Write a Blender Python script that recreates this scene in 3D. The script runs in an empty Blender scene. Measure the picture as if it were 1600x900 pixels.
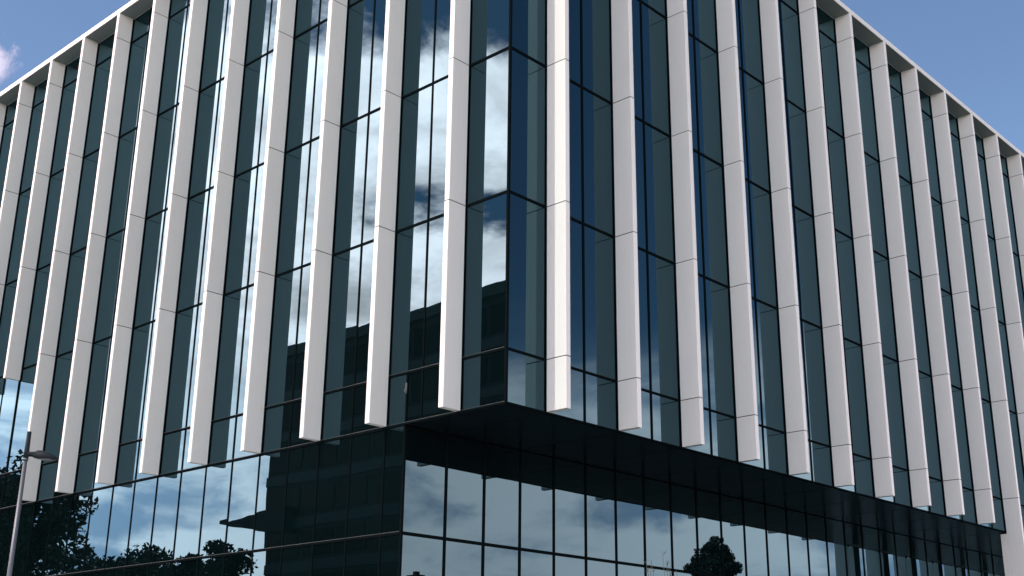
import bpy, bmesh, math, random
from mathutils import Vector, Matrix, noise as mnoise
rnd = random.Random(7)
S = bpy.context.scene
C = S.collection
# ------------------------------------------------------------------ camera
cam_d = bpy.data.cameras.new("camera")
cam = bpy.data.objects.new("camera", cam_d); C.objects.link(cam)
CAM = Vector((21.03501, -22.08542, -7.38067))
yaw, pitch, roll = -0.74412, 0.32275, 0.00738
fwd = Vector((math.sin(yaw)*math.cos(pitch), math.cos(yaw)*math.cos(pitch), math.sin(pitch)))
rt = Vector((math.cos(yaw), -math.sin(yaw), 0)); up = rt.cross(fwd)
r2 = rt*math.cos(roll)+up*math.sin(roll); u2 = -rt*math.sin(roll)+up*math.cos(roll)
M = Matrix((r2, u2, -fwd)).transposed().to_4x4(); M.translation = CAM
cam.matrix_world = M
cam_d.sensor_width = 36; cam_d.lens = 1878.21/1600*36
cam_d.shift_x = (800-822.476)/1600; cam_d.shift_y = (467.136-450)/1600
cam_d.clip_start = 0.1; cam_d.clip_end = 5000
S.camera = cam
# ------------------------------------------------------------------ view
S.view_settings.view_transform = 'Standard'; S.view_settings.look = 'None'
S.view_settings.gamma = 1; S.view_settings.exposure = 0.47
S.view_settings.use_curve_mapping = False
# ------------------------------------------------------------------ sun direction
SUN_EL = math.radians(50)
sun_h = Vector((-0.207, -1.0, 0)).normalized()
SUN = Vector((sun_h.x*math.cos(SUN_EL), sun_h.y*math.cos(SUN_EL), math.sin(SUN_EL)))
sl = bpy.data.lights.new("sun", 'SUN'); sl.energy = 2.05; sl.angle = math.radians(0.55); sl.color = (1.0, 0.955, 0.92)
so = bpy.data.objects.new("sun", sl); C.objects.link(so)
so.rotation_euler = SUN.to_track_quat('Z', 'Y').to_euler(); so.location = (-20, -60, 80)
# ------------------------------------------------------------------ world
W = bpy.data.worlds.new("World"); S.world = W; W.use_nodes = True
wt = W.node_tree; wt.nodes.clear()
class NT:
    """tiny helper to write node maths"""
    def __init__(s, t): s.t = t
    def n(s, typ, **kw):
        nd = s.t.nodes.new(typ)
        for k, v in kw.items(): setattr(nd, k, v)
        return nd
    def put(s, nd, i, v):
        if isinstance(v, bpy.types.NodeSocket): s.t.links.new(v, nd.inputs[i])
        elif v is not None: nd.inputs[i].default_value = v
    def m(s, op, a, b=None, c=None, clamp=False):
        nd = s.n('ShaderNodeMath', operation=op, use_clamp=clamp)
        for i, v in enumerate((a, b, c)):
            if v is not None: s.put(nd, i, v)
        return nd.outputs[0]
    def vm(s, op, a, b=None):
        nd = s.n('ShaderNodeVectorMath', operation=op); s.put(nd, 0, a)
        if b is not None: s.put(nd, 1, b)
        return nd.outputs['Value'] if op in ('DOT_PRODUCT', 'LENGTH', 'DISTANCE') else nd.outputs[0]
    def ss(s, v, a, b, lo=0., hi=1.):
        nd = s.n('ShaderNodeMapRange', interpolation_type='SMOOTHSTEP'); s.put(nd, 0, v)
        for i, q in enumerate((a, b, lo, hi)): nd.inputs[i+1].default_value = q
        return nd.outputs[0]
    def noise(s, vec, scale, detail=6, rough=.55, dist=0.):
        nd = s.n('ShaderNodeTexNoise'); s.put(nd, 'Vector', vec); nd.inputs['Scale'].default_value = scale
        nd.inputs['Detail'].default_value = detail; nd.inputs['Roughness'].default_value = rough
        nd.inputs['Distortion'].default_value = dist
        return nd.outputs['Fac']
    def mix(s, f, a, b):
        nd = s.n('ShaderNodeMix', data_type='RGBA'); s.put(nd, 0, f); s.put(nd, 6, a); s.put(nd, 7, b)
        return nd.outputs[2]
    def curve(s, v, pts):
        nd = s.n('ShaderNodeFloatCurve'); s.put(nd, 1, v); c = nd.mapping.curves[0]
        c.points[0].location = pts[0]; c.points[1].location = pts[-1]
        for p in pts[1:-1]: c.points.new(*p)
        nd.mapping.update(); return nd.outputs[0]
    def comb(s, x, y, z):
        nd = s.n('ShaderNodeCombineXYZ'); s.put(nd, 0, x); s.put(nd, 1, y); s.put(nd, 2, z); return nd.outputs[0]
w = NT(wt)
sky = w.n('ShaderNodeTexSky', sky_type='NISHITA'); sky.sun_disc = False
sky.sun_elevation = SUN_EL; sky.sun_rotation = math.atan2(SUN.x, SUN.y)
sky.air_density = 1.0; sky.dust_density = 0.35; sky.ozone_density = 2.8; sky.altitude = 60
tc = w.n('ShaderNodeTexCoord').outputs['Generated']
sep = w.n('ShaderNodeSeparateXYZ'); w.put(sep, 0, tc)
X, Y, Z = sep.outputs
zc = w.m('MAXIMUM', Z, 0.0)
den = w.m('ADD', zc, 0.12)
P = w.comb(w.m('DIVIDE', X, den), w.m('DIVIDE', Y, den), 3.7)
# cumulus : banks of cloud on the sunward (-X,-Y) side, between about 16 and 30 degrees up; unseen higher cloud is added to brighten the fins
n1 = w.noise(P, 1.0, 9, .54, .25)
n2 = w.noise(w.vm('ADD', P, (5.2, 1.3, 0)), 4.5, 6, .6, .1)
n3 = w.noise(w.vm('ADD', P, (1.7, 8.3, 2)), 2.1, 7, .6, .6)
nn = w.m('ADD', .5, w.m('ADD', w.m('MULTIPLY', w.m('SUBTRACT', n1, .5), 1.25), w.m('ADD', w.m('MULTIPLY', w.m('SUBTRACT', n2, .5), .46), w.m('MULTIPLY', w.m('SUBTRACT', n3, .5), .22))))
band = w.curve(zc, [(0, .70), (.27, .70), (.33, .68), (.345, .62), (.362, .47), (.390, .40), (.410, .59), (.47, .65), (.492, .49), (.54, .42), (.62, .50), (1, .53)])
side = w.ss(w.m('ADD', w.m('MULTIPLY', X, -.75), w.m('MULTIPLY', Y, -.66)), .25, .78, -.6, 0)
thr = w.m('ADD', nn, w.m('ADD', w.m('SUBTRACT', band, .5), side))
cum = w.ss(thr, .465, .60)
wd = w.vm('DISTANCE', tc, Vector((math.sin(math.radians(-69.6))*math.cos(math.radians(26.6)), math.cos(math.radians(-69.6))*math.cos(math.radians(26.6)), math.sin(math.radians(26.6)))).to_tuple())
wn = w.noise(tc, 28, 6, .65, .6)
wisp = w.ss(w.m('SUBTRACT', wn, w.m('MULTIPLY', wd, 14.0)), .18, .55, 0, .27)
cum = w.m('MAXIMUM', cum, wisp)
# stratus near the horizon, grey blue
Ps = w.comb(w.m('MULTIPLY', X, 1.8), w.m('MULTIPLY', Y, 1.8), w.m('MULTIPLY', Z, 4.8))
s1 = w.noise(Ps, 1.6, 7, .55, .35)
s2 = w.noise(w.vm('ADD', Ps, (7, 3, 1)), 3.6, 7, .55, .3)
strat_m = w.ss(w.m('ADD', w.m('MULTIPLY', s1, .16), w.m('MULTIPLY', zc, -1.)), -.235, -.135)
shade = w.m('MULTIPLY', w.ss(n2, .36, .60, .62, 1.0), w.ss(n3, .38, .60, .62, 1.0))
sdot = w.m('MAXIMUM', w.vm('DOT_PRODUCT', tc, SUN.to_tuple()), 0.)
glow = w.m('ADD', 1.0, w.m('MULTIPLY', w.m('POWER', sdot, 1.5), 11.0))
shade2 = shade
cb = w.vm('SCALE', (1.45, .95, .90)); 
cb.node.inputs['Scale'].default_value = 1; wt.links.new(w.m('MULTIPLY', glow, shade2), cb.node.inputs['Scale'])
svar = w.ss(s2, .41, .585)
sc_ = w.mix(svar, (1.45, 1.5, 1.95, 1), (4.6, 3.5, 3.5, 1))
b0 = w.n('ShaderNodeBackground'); w.put(b0, 0, sky.outputs[0]); b0.inputs[1].default_value = 0.122
b1 = w.n('ShaderNodeBackground'); w.put(b1, 0, w.mix(w.m('MULTIPLY', wisp, 3.2, clamp=True), cb, (1.5, 1.45, 1.6, 1)))
b2 = w.n('ShaderNodeBackground'); w.put(b2, 0, sc_); w.put(b2, 1, w.m('ADD', .70, w.m('MULTIPLY', sdot, 1.0)))
m1 = w.n('ShaderNodeMixShader'); w.put(m1, 0, cum); w.put(m1, 1, b0.outputs[0]); w.put(m1, 2, b1.outputs[0])
m2 = w.n('ShaderNodeMixShader'); w.put(m2, 0, strat_m); w.put(m2, 1, m1.outputs[0]); w.put(m2, 2, b2.outputs[0])
wo = w.n('ShaderNodeOutputWorld'); w.put(wo, 0, m2.outputs[0])
# ------------------------------------------------------------------ materials
def mat(name, col, rough=.5, metal=0., ior=1.5, var=0., scale=3., streak=0., objvar=0., bump=0., bscale=20., col2=None, spec=.5):
    m = bpy.data.materials.new(name); m.use_nodes = True
    t = m.node_tree; b = t.nodes['Principled BSDF']; k = NT(t)
    b.inputs['Roughness'].default_value = rough; b.inputs['Metallic'].default_value = metal; b.inputs['IOR'].default_value = ior; b.inputs['Specular IOR Level'].default_value = spec
    co = k.n('ShaderNodeTexCoord').outputs['Object']
    c = tuple(col)+(1,)
    if var or streak or objvar or col2:
        f = k.noise(co, scale, 6, .6)
        val = k.m('ADD', 1., k.m('MULTIPLY', k.m('SUBTRACT', f, .5), var*2))
        if streak:
            st = k.noise(k.vm('MULTIPLY', co, (9, 9, .35)), 1., 4, .6)
            val = k.m('ADD', val, k.m('MULTIPLY', k.m('SUBTRACT', st, .5), streak*2))
        if objvar:
            oi = k.n('ShaderNodeObjectInfo').outputs['Random']
            val = k.m('ADD', val, k.m('MULTIPLY', k.m('SUBTRACT', oi, .5), objvar*2))
        base = k.mix(k.ss(f, .35, .65), c, tuple(col2)+(1,)) if col2 else c
        sc = k.vm('SCALE', base if col2 else c[:3]); t.links.new(val, sc.node.inputs['Scale'])
        t.links.new(sc, b.inputs['Base Color'])
    else: b.inputs['Base Color'].default_value = c
    if bump:
        bn = k.n('ShaderNodeBump'); bn.inputs['Distance'].default_value = bump
        t.links.new(k.noise(co, bscale, 4, .5), bn.inputs['Height']); t.links.new(bn.outputs[0], b.inputs['Normal'])
    return m
WHITE = mat('white_cladding', (.705, .745, .665), .42, var=.03, scale=.9, streak=.03, objvar=.03, bump=.0004, bscale=3)
JOINT = mat('joint_seal', (.03, .032, .033), .7, var=.1)
RSOFF = mat('roof_soffit_shade', (.19, .235, .22), .6, var=.04)  # shade under the roof overhang is put into this darker colour
ALU = mat('dark_anodised_aluminium', (.004, .007, .0075), .7, var=.1, spec=0)
SOFF = mat('dark_soffit_metal', (.005, .011, .015), .22, ior=1.3, var=.12, objvar=.15, scale=1.2)
CORE = mat('dark_core', (.02, .022, .024), .8, var=.1)
POLE = mat('galvanised_steel', (.12, .135, .145), .45, .5, var=.12, scale=9)
LAMPD = mat('lamp_dark_metal', (.012, .019, .022), .6, 0., var=.1, spec=.15)
LENS = mat('lamp_lens', (.25, .27, .27), .15)
BARK = mat('bark', (.09, .07, .05), .9, var=.3, scale=6, bump=.02, bscale=10)
LEAFD = mat('gum_leaf', (.020, .029, .015), .6, var=.35, scale=1.4, objvar=.1)
LEAFL = mat('young_leaf', (.022, .038, .016), .5, var=.3, scale=6)
CONC = mat('opposite_concrete', (.085, .105, .10), .7, var=.12, scale=.6, streak=.06)
CONCD = mat('opposite_dark_panel', (.006, .009, .010), .6, var=.12, scale=.8)
OGLASS = mat('opposite_glass', (.004, .007, .008), .25, ior=1.2)
BRICK = mat('house_wall', (.05, .035, .03), .85, var=.2, scale=4)
ROOFT = mat('roof_tiles', (.06, .035, .03), .8, var=.2, scale=5)
ASPH = mat('asphalt', (.052, .052, .054), .9, var=.15, scale=2, bump=.004, bscale=60)
PAVE = mat('concrete_paving', (.46, .44, .41), .8, var=.12, scale=1.3)
KERB = mat('kerb_concrete', (.38, .37, .35), .8, var=.1)
GRASS = mat('ground_grass', (.10, .13, .05), .95, var=.3, scale=.3, col2=(.17, .16, .09))
PAINT = mat('road_paint', (.75, .75, .72), .7, var=.08)
def glass_mat():
    m = bpy.data.materials.new('tinted_glass'); m.use_nodes = True
    t = m.node_tree; b = t.nodes['Principled BSDF']; k = NT(t)
    t.nodes.remove(b); b = k.n('ShaderNodeBsdfDiffuse'); gs = k.n('ShaderNodeBsdfGlossy'); gs.inputs['Roughness'].default_value = 0.0
    gs.inputs['Color'].default_value = (.45, .83, 1.0, 1)
    fr = k.n('ShaderNodeFresnel'); fr.inputs['IOR'].default_value = GLASS_IOR
    mx = k.n('ShaderNodeMixShader'); t.links.new(fr.outputs[0], mx.inputs[0]); t.links.new(b.outputs[0], mx.inputs[1]); t.links.new(gs.outputs[0], mx.inputs[2])
    t.links.new(mx.outputs[0], t.nodes['Material Output'].inputs['Surface'])
    oi = k.n('ShaderNodeObjectInfo').outputs['Random']
    c = k.mix(oi, (.0008, .0032, .0034, 1), (.0014, .0048, .0050, 1))
    t.links.new(c, b.inputs['Color'])
    co = k.n('ShaderNodeNewGeometry').outputs['Position']
    bn = k.n('ShaderNodeBump'); bn.inputs['Distance'].default_value = .0013; bn.inputs['Strength'].default_value = 1
    t.links.new(k.noise(k.vm('MULTIPLY', co, (1, 1, .45)), .9, 1.5, .4), bn.inputs['Height']); t.links.new(bn.outputs[0], gs.inputs['Normal']); t.links.new(bn.outputs[0], fr.inputs['Normal'])
    return m
GLASS_IOR = 1.74
GLASS = glass_mat()
# ------------------------------------------------------------------ mesh helpers
def box(bm, x0, x1, y0, y1, z0, z1, bev=0., segs=1):
    r = bmesh.ops.create_cube(bm, size=1)
    for v in r['verts']:
        v.co = Vector(((x0+x1)/2+v.co.x*(x1-x0), (y0+y1)/2+v.co.y*(y1-y0), (z0+z1)/2+v.co.z*(z1-z0)))
    if bev:
        es = set(e for v in r['verts'] for e in v.link_edges)
        bmesh.ops.bevel(bm, geom=list(es), offset=bev, segments=segs, affect='EDGES', profile=.5)
def tube(bm, pts, rads, seg=10, cap=True):
    rings = []
    for i, p in enumerate(pts):
        p = Vector(p)
        d = (Vector(pts[min(i+1, len(pts)-1)])-Vector(pts[max(i-1, 0)])).normalized()
        a = d.orthogonal().normalized() if abs(d.z) < .95 else Vector((1, 0, 0)); a = (a-d*a.dot(d)).normalized(); b = d.cross(a)
        rings.append([bm.verts.new(p+(a*math.cos(2*math.pi*j/seg)+b*math.sin(2*math.pi*j/seg))*rads[i]) for j in range(seg)])
    for r0, r1 in zip(rings, rings[1:]):
        for j in range(seg):
            f = bm.faces.new((r0[j], r0[(j+1) % seg], r1[(j+1) % seg], r1[j])); f.smooth = True
    if cap:
        bm.faces.new(rings[0][::-1]); bm.faces.new(rings[-1])
def mesh(name, bm, m):
    me = bpy.data.meshes.new(name); bmesh.ops.recalc_face_normals(bm, faces=bm.faces) if name not in RAW else None
    bm.to_mesh(me); bm.free(); me.materials.append(m); return me
RAW = {'window_pane', 'crown', 'leaf'}
def link(name, me, parent=None, loc=(0, 0, 0), rot=None, **kw):
    o = bpy.data.objects.new(name, me); C.objects.link(o); o.location = loc
    if rot: o.rotation_euler = rot
    if parent: o.parent = parent
    for k_, v in kw.items(): o[k_] = v
    return o
def obj(name, bm, m, parent=None, loc=(0, 0, 0), **kw):
    return link(name, mesh(name, bm, m), parent, loc, **kw)
def B(*a, **kw):
    bm = bmesh.new(); box(bm, *a, **kw); return bm
def thing(name, label, cat, loc=(0, 0, 0), group=None, rz=0):
    o = bpy.data.objects.new(name, None); C.objects.link(o); o.location = loc; o.rotation_euler = (0, 0, rz)
    o.empty_display_size = .3; o['label'] = label; o['category'] = cat
    if group: o['group'] = group
    return o
# ================================================================== GROUND
GZ = -8.98
obj('ground', B(-900, 900, -900, 900, GZ-.5, GZ), GRASS, kind='structure')
obj('road', B(-300, 400, -33, -25.6, GZ+.002, GZ+.02), ASPH, kind='structure')
bm = bmesh.new()
for i in range(-40, 60): box(bm, i*6, i*6+2.6, -29.36, -29.24, GZ+.021, GZ+.026)
obj('road_marking', bm, PAINT, kind='structure')
obj('pavement', B(-100, 120, -25.4, -0.02, GZ+.01, GZ+.12), PAVE, kind='structure')
obj('kerb', B(-100, 120, -25.58, -25.41, GZ+.005, GZ+.14), KERB, kind='structure')
obj('forecourt', B(.9, 45, .0, 110, GZ+.01, GZ+.118), ASPH, kind='structure')
# ================================================================== OFFICE BUILDING
Z1, H, ZT = 1.4496, 4.50456, 20.655
LV = [0.0, Z1, Z1+H, Z1+2*H, Z1+3*H, Z1+4*H, ZT]
PL, PR, AL, AR, DL, DR, FW = 3.0, 3.11496, 1.6362, 1.54477, .694, .745, .188
S0 = 3.88; NL, NR = 14, 23
LXE = -(AL+PL*NL+FW/2); RYE = AR+PR*NR+FW/2
bld = thing('office_building', 'glass office block with tall white vertical fins, cantilevered corner and dark glazed base storey', 'building', (0, 0, 0))
# inner mass (slightly behind the glass)
obj('inner_wall', B(LXE, -.12, .12, RYE, -.02, ZT), CORE, bld)
obj('base_inner_wall', B(LXE, -S0-.12, .12, RYE, GZ, -.14), CORE, bld)
# ---- panes
pane_cache = {}
def pane_mesh(wd, ht, var):
    key = (round(wd, 3), round(ht, 3), var)
    if key in pane_cache: return pane_cache[key]
    R = random.Random(var*13+5)
    A = [.00045, -.00035, .0007, .0002, -.0006][var]; off = R.uniform(-.25, .25)
    bm = bmesh.new(); nx, ny = 4, 6
    g = []
    for j in range(ny+1):
        row = []
        for i in range(nx+1):
            u, v = i/nx, j/ny
            b = A*(1-(2*u-1)**2)*(1-(2*v-1)**4)*(1+off*(v-.5)) * 1.3
            row.append(bm.verts.new((u*wd-wd/2, -b, v*ht-ht/2)))
        g.append(row)
    for j in range(ny):
        for i in range(nx):
            f = bm.faces.new((g[j][i], g[j][i+1], g[j+1][i+1], g[j+1][i])); f.smooth = True
    # sides and back as a separate shell
    q = [bm.verts.new((sx*wd/2, y, sz*ht/2)) for y in (0.0, .024) for sx, sz in ((-1, -1), (1, -1), (1, 1), (-1, 1))]
    for k_ in range(4): bm.faces.new((q[k_], q[4+k_], q[4+(k_+1) % 4], q[(k_+1) % 4]))
    bm.faces.new((q[7], q[6], q[5], q[4]))
    me = mesh('window_pane', bm, GLASS); pane_cache[key] = me; return me
def pane(name, side, plane, a0, a1, z0, z1):
    g = .012
    wd, ht = abs(a1-a0)-2*g, z1-z0-2*g
    me = pane_mesh(wd, ht, rnd.randrange(5))
    tilt = (rnd.gauss(0, .0008), 0, rnd.gauss(0, .0010))
    mid = (a0+a1)/2
    if side == 'L': return link(name, me, bld, (mid, plane, (z0+z1)/2), tilt)
    return link(name, me, bld, (plane, mid, (z0+z1)/2), (tilt[0], 0, math.pi/2+tilt[2]))
# grid lines (mullion centres)
gl = [0.0]+[-(AL+FW/2+PL/2*i) for i in range(0, 2*NL+1)]
gr = [0.0]+[(AR+FW/2+PR/2*i) for i in range(0, 2*NR+1)]
for i in range(len(gl)-1):
    for r in range(6):
        pane('spandrel_pane' if r in (0, 5) else 'window_pane', 'L', .0, gl[i+1], gl[i], LV[r], LV[r+1])
for i in range(len(gr)-1):
    for r in range(6):
        pane('spandrel_pane' if r in (0, 5) else 'window_pane', 'R', .0, gr[i], gr[i+1], LV[r], LV[r+1])
BL = [-.0, Z1-H, Z1-2*H, GZ]
gl2 = [-S0]+[g for g in gl if g < -S0-.3]
for i in range(len(gl2)-1):
    for r in range(3):
        pane('base_storey_pane', 'L', .0, gl2[i+1], gl2[i], BL[r+1], BL[r]-(.06 if r == 0 else 0))
for i in range(len(gr)-1):
    for r in range(3):
        pane('base_storey_pane', 'R', -S0, gr[i], gr[i+1], BL[r+1], BL[r]-(.06 if r == 0 else 0))
# ---- mullions and transoms (proud of the glass)
def mul(side, plane, a, z0, z1, wd=.075, pr=.03):
    if side == 'L': obj('mullion', B(a-wd/2, a+wd/2, plane-pr, plane+.03, z0, z1), ALU, bld)
    else: obj('mullion', B(plane-.03, plane+pr, a-wd/2, a+wd/2, z0, z1), ALU, bld)
for i, a in enumerate(gl[1:]):
    mul('L', 0, a, 0.0, ZT, .06 if i % 2 else .12, .022 if i % 2 else .03)
for i, a in enumerate(gr[1:]):
    mul('R', 0, a, 0.0, ZT, .075 if i % 2 else .12, .022 if i % 2 else .03)
obj('corner_mullion', B(-.05, .022, -.022, .05, -.02, ZT), ALU, bld)
mul('L', 0, -S0+.02, -.0, Z1, .05)
for a in gl2[1:]: mul('L', 0, a, GZ, -.07, .055, .02)
for a in gr[1:]: mul('R', -S0, a, GZ, -.07, .085, .024)
obj('corner_mullion', B(-S0-.05, -S0+.022, -.022, .05, GZ, -.09), ALU, bld)
for r in range(1, 6):
    z = LV[r]
    tw = .034 if r == 1 else .038
    obj('transom', B(LXE, -.052, -.026, .03, z-tw, z+tw), ALU, bld)
    obj('transom', B(-.03, .026, .052, RYE, z-tw, z+tw), ALU, bld)
for z in BL[1:3]:
    obj('transom', B(LXE, -S0-.052, -.024, .03, z-.035, z+.035), ALU, bld)
    obj('transom', B(-S0-.03, -S0+.028, .052, RYE, z-.045, z+.045), ALU, bld)
CAPB = mat('bracket_grey', (.07, .085, .08), .5, var=.2)
bm = B(-S0-.015, -S0+.055, -.06, -.03, Z1-.62, Z1-.30, bev=.01); box(bm, -S0-.01, -S0+.05, -.10, -.06, Z1-.58, Z1-.50, bev=.008)
obj('access_bracket', bm, CAPB, bld)
HILITE = mat('sunlit_edge_tone', (.038, .055, .053), .5, var=.2)  # lighter strips stand in for the transoms' sunlit top edges
for z, x1_ in ((BL[1]+.036, -S0-.052), (Z1+.035, -.055), (.0065, -.02)):
    obj('transom_highlight', B(LXE, x1_, -.034, -.024, z, z+.012), HILITE, bld)
# bottom edge trims
obj('edge_trim', B(-S0-.0, .03, -.03, .05, -.05, 0.005), ALU, bld)
obj('edge_trim', B(LXE, -S0-.002, -.028, .05, -.075, -.0), ALU, bld)
obj('edge_trim', B(-.05, .032, .052, RYE, -.05, 0.004), ALU, bld)
# ---- overhang soffit
ys = [0.055]+[AR+FW/2+PR*i for i in range(0, NR+1)]
sof_cache = {}
for a, b in zip(ys, ys[1:]):
    key = round(b-a, 3)
    for xa, xb in ((-S0+.03, -S0/2-.012), (-S0/2+.012, -.06)):
        k2 = (key, round(xb-xa, 3))
        if k2 not in sof_cache: sof_cache[k2] = mesh('soffit_panel', B(-(xb-xa)/2, (xb-xa)/2, -(b-a)/2+.022, (b-a)/2-.022, -.012, .012, bev=.004), SOFF)
        link('soffit_panel', sof_cache[k2], bld, ((xa+xb)/2, (a+b)/2, -.03+rnd.uniform(-.002, .002)))
obj('soffit_backing', B(-S0, -.055, .056, RYE, -.0155, -.006), ALU, bld)
# ---- fins
panel_cache = {}
def fin(side, i, zs, depth):
    """one fin: dark spine behind the joints plus its cladding panels"""
    z0, z1 = zs[0], zs[-1]
    if side == 'L':
        loc = (-(AL+PL*i+FW/2), 0, 0); rz = 0
    else:
        loc = (0, AR+PR*i+FW/2, 0); rz = math.pi/2
    # local frame: width along x (centred), depth along -y
    f = link('fin', mesh('fin', B(-FW/2+.012, FW/2-.012, -depth+.012, -.028, z0+.05, z1-.002), JOINT), bld, loc, (0, 0, rz))
    for a, b in zip(zs, zs[1:]):
        ga = 0 if a == z0 else .014
        gb = .002 if b == ZT else .014
        h = (b-gb)-(a+ga); key = (round(h, 3), side)
        if key not in panel_cache:
            bm = B(-FW/2, FW/2, -depth, -.052, -h/2, h/2)
            es = [e for e in bm.edges if abs(e.verts[0].co.z-e.verts[1].co.z) > .1 and e.verts[0].co.y < -depth+.01]
            bmesh.ops.bevel(bm, geom=es, offset=.016, segments=3, affect='EDGES', profile=.5)
            panel_cache[key] = mesh('fin_panel', bm, WHITE)
            for p in panel_cache[key].polygons: p.use_smooth = False
        link('fin_panel', panel_cache[key], f, (rnd.uniform(-.0012, .0012), rnd.uniform(-.0015, .0015), ((b-gb)+(a+ga))/2))
    return f
for i in range(NL):
    if i < 9: zs = [0.0]+LV[2:]
    else: zs = [5.46]+LV[3:] if False else [5.46]+LV[3:]
    fin('L', i, zs, DL)
for i in range(NR):
    if i < 10: fin('R', i, LV, DR)
    else:
        fin('R', i, [GZ]+LV[1:], DR)
        y = AR+PR*i
        obj('column', B(-.255, .045, y+.003, y+.60, GZ, -.105, bev=.01), WHITE, bld)
        obj('column_return', B(.046, .13, y+FW+.002, y+.60, GZ, -.107, bev=.006), WHITE, bld)
# ---- roof slab (fascia + soffit flush with fin fronts)
bm = B(LXE, DR, -DL, RYE, ZT, ZT+.24, bev=.012)
obj('roof_slab', bm, WHITE, bld)
for i in range(NL):
    a = -(AL+FW/2+PL*i); xs = -.03 if i == 0 else a+PL-FW/2-.01
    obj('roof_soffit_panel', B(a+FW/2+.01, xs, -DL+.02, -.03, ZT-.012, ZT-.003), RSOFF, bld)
for i in range(NR):
    a = AR+FW/2+PR*i; y0 = .03 if i == 0 else a-PR+FW/2+.01
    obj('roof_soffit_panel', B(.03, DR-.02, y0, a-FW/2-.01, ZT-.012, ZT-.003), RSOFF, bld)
obj('roof_capping', B(LXE+.03, DR-.03, -DL+.03, RYE-.03, ZT+.24, ZT+.27), WHITE, bld)
obj('end_wall', B(LXE-.3, LXE-.002, -.02, RYE, GZ, ZT), WHITE, bld)
# ================================================================== STREET LAMP
hd = 30.0
def az_pos(deg, d): return Vector((CAM.x+math.sin(deg)*d, CAM.y+math.cos(deg)*d, 0))
lp = Vector((CAM.x-27.27/30*hd, CAM.y+12.5/30*hd, 0)); sc = hd/30.0
lz = lambda z30: CAM.z+(z30-CAM.z)*sc
lamp = thing('street_lamp', 'slim galvanised street lamp with dark angled head in front of the left glass front', 'street lamp', (lp.x, lp.y, GZ+.12))
base = GZ+.12
bm = bmesh.new(); tube(bm, [(0, 0, 0), (0, 0, lz(-2.15)-base)], [.066, .046], 20); obj('pole', bm, POLE, lamp)
bm = bmesh.new(); tube(bm, [(0, 0, 0), (0, 0, .03), (0, 0, .34), (0, 0, .36)], [.12, .12, .09, .075], 20); obj('base_cover', bm, POLE, lamp)
bm = bmesh.new(); tube(bm, [(0, 0, lz(-2.15)-base-.02), (0, 0, lz(-2.15)-base+.03)], [.062, .062], 20); obj('collar', bm, POLE, lamp)
bm = bmesh.new(); tube(bm, [(0, 0, lz(-2.14)-base+.02), (0, 0, lz(-1.95)-base), (0, 0, lz(-1.49)-base)], [.060, .056, .048], 16); obj('sleeve', bm, LAMPD, lamp)
# head: points along the camera's right direction, away from the pole
hr = Vector((.72, .69, 0)).normalized(); hs = Vector((-hr.y, hr.x, 0)); zh = lz(-2.02)-base
bm = bmesh.new()
tube(bm, [hr*.04+Vector((0, 0, zh)), hr*.34+Vector((0, 0, zh+.0))], [.058, .065], 14); obj('arm', bm, LAMPD, lamp)
bm = bmesh.new(); rows = []
prof = [(.22, .10, -.10, .06), (.34, .16, -.13, .11), (.50, .21, -.15, .10), (.68, .22, -.15, .04), (.84, .17, -.145, -.04), (.93, .07, -.15, -.115)]
for d, hw, zb, zt in [(a_*.80, b_*.78, c_*.8, d_*.8) for a_, b_, c_, d_ in prof]:
    rows.append([bm.verts.new(hr*d+hs*(hw*c)+Vector((0, 0, zh+z))) for c, z in ((-1, zb+.03), (-.8, zb), (.8, zb), (1, zb+.03), (.7, zt*.8+zb*.2), (.25, zt), (-.25, zt), (-.7, zt*.8+zb*.2))])
for a, b in zip(rows, rows[1:]):
    for j in range(8):
        f = bm.faces.new((a[j], a[(j+1) % 8], b[(j+1) % 8], b[j])); f.smooth = True
bm.faces.new(rows[0]); bm.faces.new(rows[-1][::-1])
head = obj('lamp_head', bm, LAMPD, lamp)
bm = bmesh.new()
q = [bm.verts.new(hr*d+hs*s_+Vector((0, 0, zh+z))) for z in (-.126, -.121) for d, s_ in ((.34, -.10), (.58, -.11), (.58, .11), (.34, .10))]
bm.faces.new(q[:4]); bm.faces.new(q[4:][::-1])
for j in range(4): bm.faces.new((q[j], q[4+j], q[4+(j+1) % 4], q[(j+1) % 4]))
obj('lens', bm, LENS, head)
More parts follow.
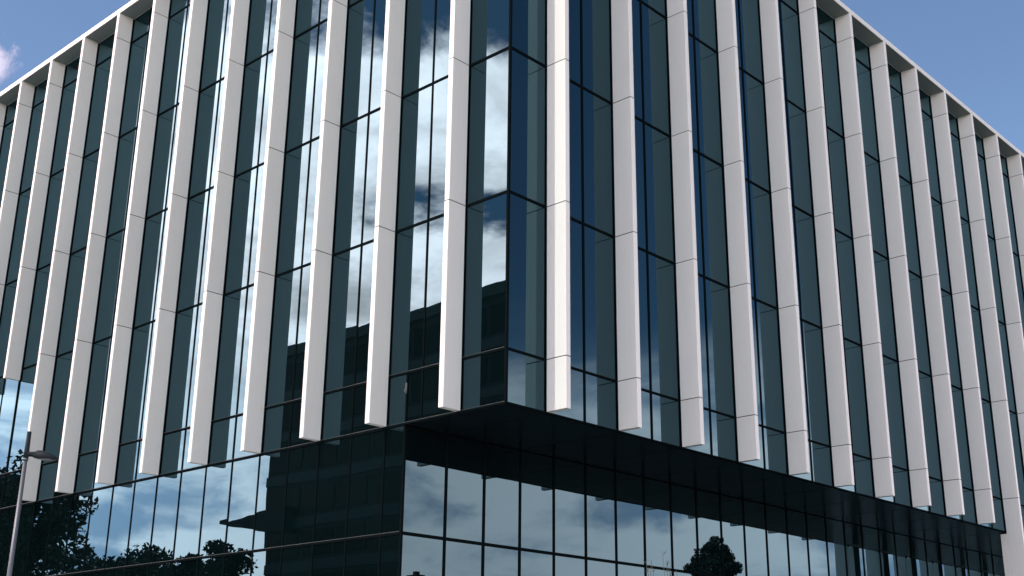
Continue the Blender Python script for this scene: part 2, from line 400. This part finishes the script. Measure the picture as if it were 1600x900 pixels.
# ================================================================== TREES
def leaf_quad(bm, c, r, R):
    n = Vector((R.gauss(0, 1), R.gauss(0, 1), R.gauss(0, 1))).normalized()
    a = n.orthogonal().normalized(); b = n.cross(a); th = R.uniform(0, 6.28)
    a, b = a*math.cos(th)+b*math.sin(th), b*math.cos(th)-a*math.sin(th)
    bm.faces.new([bm.verts.new(c+a*r*x+b*r*.5*y) for x, y in ((-1, 0), (0, -1), (1, 0), (0, 1))])
def tree(name, label, loc, ht, wd, crown0, seed, blobs=26, leaves=9000, lr=.16, group='trees mirrored in the glass', shape=1.0):
    R = random.Random(seed)
    t = thing(name, label, 'tree', loc, group)
    bm = bmesh.new(); br = []
    top = Vector((R.uniform(-.4, .4), R.uniform(-.4, .4), ht*.8))
    tube(bm, [(0, 0, 0), (top.x*.2, top.y*.2, ht*.25), (top.x*.6, top.y*.6, ht*.5), tuple(top)], [ht*.028, ht*.021, ht*.014, ht*.004], 9)
    cl = []
    for k_ in range(blobs):
        fz = (k_+.5)/blobs; z = crown0+(ht-crown0)*fz
        prof = math.sin(math.pi*min(1, (fz*.86+.12)**shape))**.6
        ang = k_*2.4+R.uniform(-.5, .5); rr = wd/2*prof*R.uniform(.3, .95)
        c = Vector((math.cos(ang)*rr, math.sin(ang)*rr, z+R.uniform(-.5, .3)))
        r = wd*.17*R.uniform(.65, 1.2); cl.append((c, r))
        s = max(.15, fz*.55); st = Vector((top.x*s, top.y*s, min(z-.3, ht*(.22+.5*fz))))
        tube(bm, [tuple(st), tuple((st+c)/2+Vector((0, 0, -.12))), tuple(c)], [ht*.008, ht*.005, ht*.0015], 5, cap=False)
    obj('trunk', bm, BARK, t)
    bm = bmesh.new()
    tot = sum(r**2 for _, r in cl)
    for c, r in cl:
        for _ in range(int(leaves*r*r/tot)):
            d = Vector((R.gauss(0, 1), R.gauss(0, 1), R.gauss(0, 1))).normalized()*(R.random()**.45)
            p = c+Vector((d.x*r*1.15, d.y*r*1.15, d.z*r*.8))
            if mnoise.noise(p*1.1/lr*.16+Vector((seed, 0, 0))) < -.22: continue
            leaf_quad(bm, p, lr*R.uniform(.6, 1.3), R)
    obj('crown', bm, LEAFD, t)
    return t
tree('gum_tree', 'tall dense dark gum tree mirrored in the lower left glass beside the lamp pole', (-60.3, -16, GZ), 16.4, 10.6, 3.5, 3, 48, 24000, .23, shape=1.1)
tree('gum_tree', 'tallest dark gum tree mirrored at the left edge of the photo', (-81, -23, GZ), 19.0, 11, 5, 11, 26, 16000, .3)
tree('broad_tree', 'broad dark treetop mirrored right of the large gum tree', (-69.5, -30, GZ), 12.2, 10.0, 4, 5, 24, 14000, .26)
tree('broad_tree', 'small low treetop mirrored between two taller crowns at the base transom', (-62.5, -31, GZ), 12.4, 6, 4, 6, 18, 9000, .22)
tree('pointed_tree', 'pointed dark treetop mirrored just left of the canopy of the dark block', (-57.8, -30, GZ), 12.2, 7, 4, 8, 20, 10000, .22)
tree('ornamental_tree', 'round clipped dark tree mirrored in the recessed right base glass', (25, 58.3, GZ), 13.5, 3.7, 9.9, 23, 44, 30000, .12, shape=.8)
# real young bamboo-like plant in front of the right base glass
sh = thing('bamboo_plant', 'thin leafy young bamboo tips rising before the right base glazing', 'plant', (11.62, -9.15, GZ+.12))
R = random.Random(4); bs = bmesh.new(); bl = bmesh.new()
for k_ in range(11):
    a = R.uniform(0, 6.28); r = R.uniform(.02, .16); tipz = R.uniform(2.75, 3.29) if k_ else 3.33
    ex = R.uniform(-.26, .26)
    side = Vector((.7, .7, 0))*ex+Vector((-.7, .7, 0))*R.uniform(-.15, .15)
    pts = [Vector((math.cos(a)*r, math.sin(a)*r, 0)), Vector((math.cos(a)*r*1.2, math.sin(a)*r*1.2, 1.7))+side*.25, Vector((math.cos(a)*r*1.2, math.sin(a)*r*1.2, 2.6))+side*.6, Vector((0, 0, tipz))+side]
    tube(bs, [tuple(p) for p in pts], [.012, .010, .006, .002], 5)
    for q_ in range(26):
        f = R.uniform(.25, 1); 
        p = pts[1].lerp(pts[2], f*1.6) if f < .6 else pts[2].lerp(pts[3], (f-.6)/.4)
        d = Vector((R.gauss(0, 1), R.gauss(0, 1), R.uniform(-.3, .9))).normalized(); L_ = R.uniform(.05, .10)
        s_ = d.cross(Vector((0, 0, 1))).normalized()*.009
        bl.faces.new([bl.verts.new(p), bl.verts.new(p+d*L_*.5+s_), bl.verts.new(p+d*L_), bl.verts.new(p+d*L_*.5-s_)])
obj('stem', bs, LEAFL, sh); obj('leaf', bl, LEAFL, sh, kind='stuff')
# ================================================================== OPPOSITE BUILDING (seen mirrored)
opp = thing('office_block', 'dark flat roofed office block mirrored in the left glass front', 'building', (0, 0, GZ))
ox0, ox1, oy, oh = -66.0, -5.0, -40.0, 22.55-GZ
obj('wall', B(ox0, ox1, oy-16, oy, 0, oh-.9), CONCD, opp)
obj('roof', B(ox0-.3, ox1+.3, oy-16.3, oy+.35, oh-.9, oh), CONC, opp)
nf = 8; fh = (oh-1.6)/nf; wv = mesh('window', B(-1.9, 1.9, -.03, .03, 0, fh-1.5), OGLASS)
for f in range(nf):
    z = .8+f*fh
    obj('spandrel', B(ox0-.02, ox1+.02, oy+.005, oy+.12, z-.45, z+.38), CONC, opp)
    n = 14; st = (ox1-ox0)/n
    for i in range(n):
        link('window', wv, opp, (ox0+st*(i+.5), oy+.04, z+.7))
bm = bmesh.new(); vs_ = []
for y in (oy-6, oy+.9):
    vs_ += [bm.verts.new((x, y, z-GZ)) for x, z in ((-72.2, 7.25), (ox0+3.5, 5.9), (ox0+3.5, 8.05), (-72.2, 7.55))]
for f in ((0, 1, 2, 3), (7, 6, 5, 4), (0, 4, 5, 1), (1, 5, 6, 2), (2, 6, 7, 3), (3, 7, 4, 0)): bm.faces.new([vs_[i] for i in f])
obj('canopy', bm, CONCD, opp)
obj('canopy_column', B(-71.0, -70.7, oy-5.4, oy-5.1, 0, 6.9-GZ), CONCD, opp)
# ================================================================== HOUSE (only the chimney tip shows, mirrored)
hs_ = thing('brick_house', 'low house whose dark chimney tip is mirrored at the foot of the base glass', 'house', (25+2, 26.8, GZ))
obj('wall', B(-4, 4, -6, 6, 0, 5.2), BRICK, hs_)
bm = bmesh.new()
v = [bm.verts.new(p) for p in ((-4.5, -6.5, 5.2), (4.5, -6.5, 5.2), (4.5, 6.5, 5.2), (-4.5, 6.5, 5.2), (0, -6.5, 7.4), (0, 6.5, 7.4))]
for f in ((0, 1, 4), (2, 3, 5), (1, 2, 5, 4), (3, 0, 4, 5), (0, 3, 2, 1)): bm.faces.new([v[i] for i in f])
rf = obj('roof', bm, ROOFT, hs_)
bm = B(-2.35, -1.65, -.3, .3, 6, 8.62); box(bm, -2.45, -1.55, -.42, .42, 8.45, 8.60); box(bm, -2.15, -1.85, -.18, .18, 8.6, 8.82)
obj('chimney', bm, BRICK, rf)
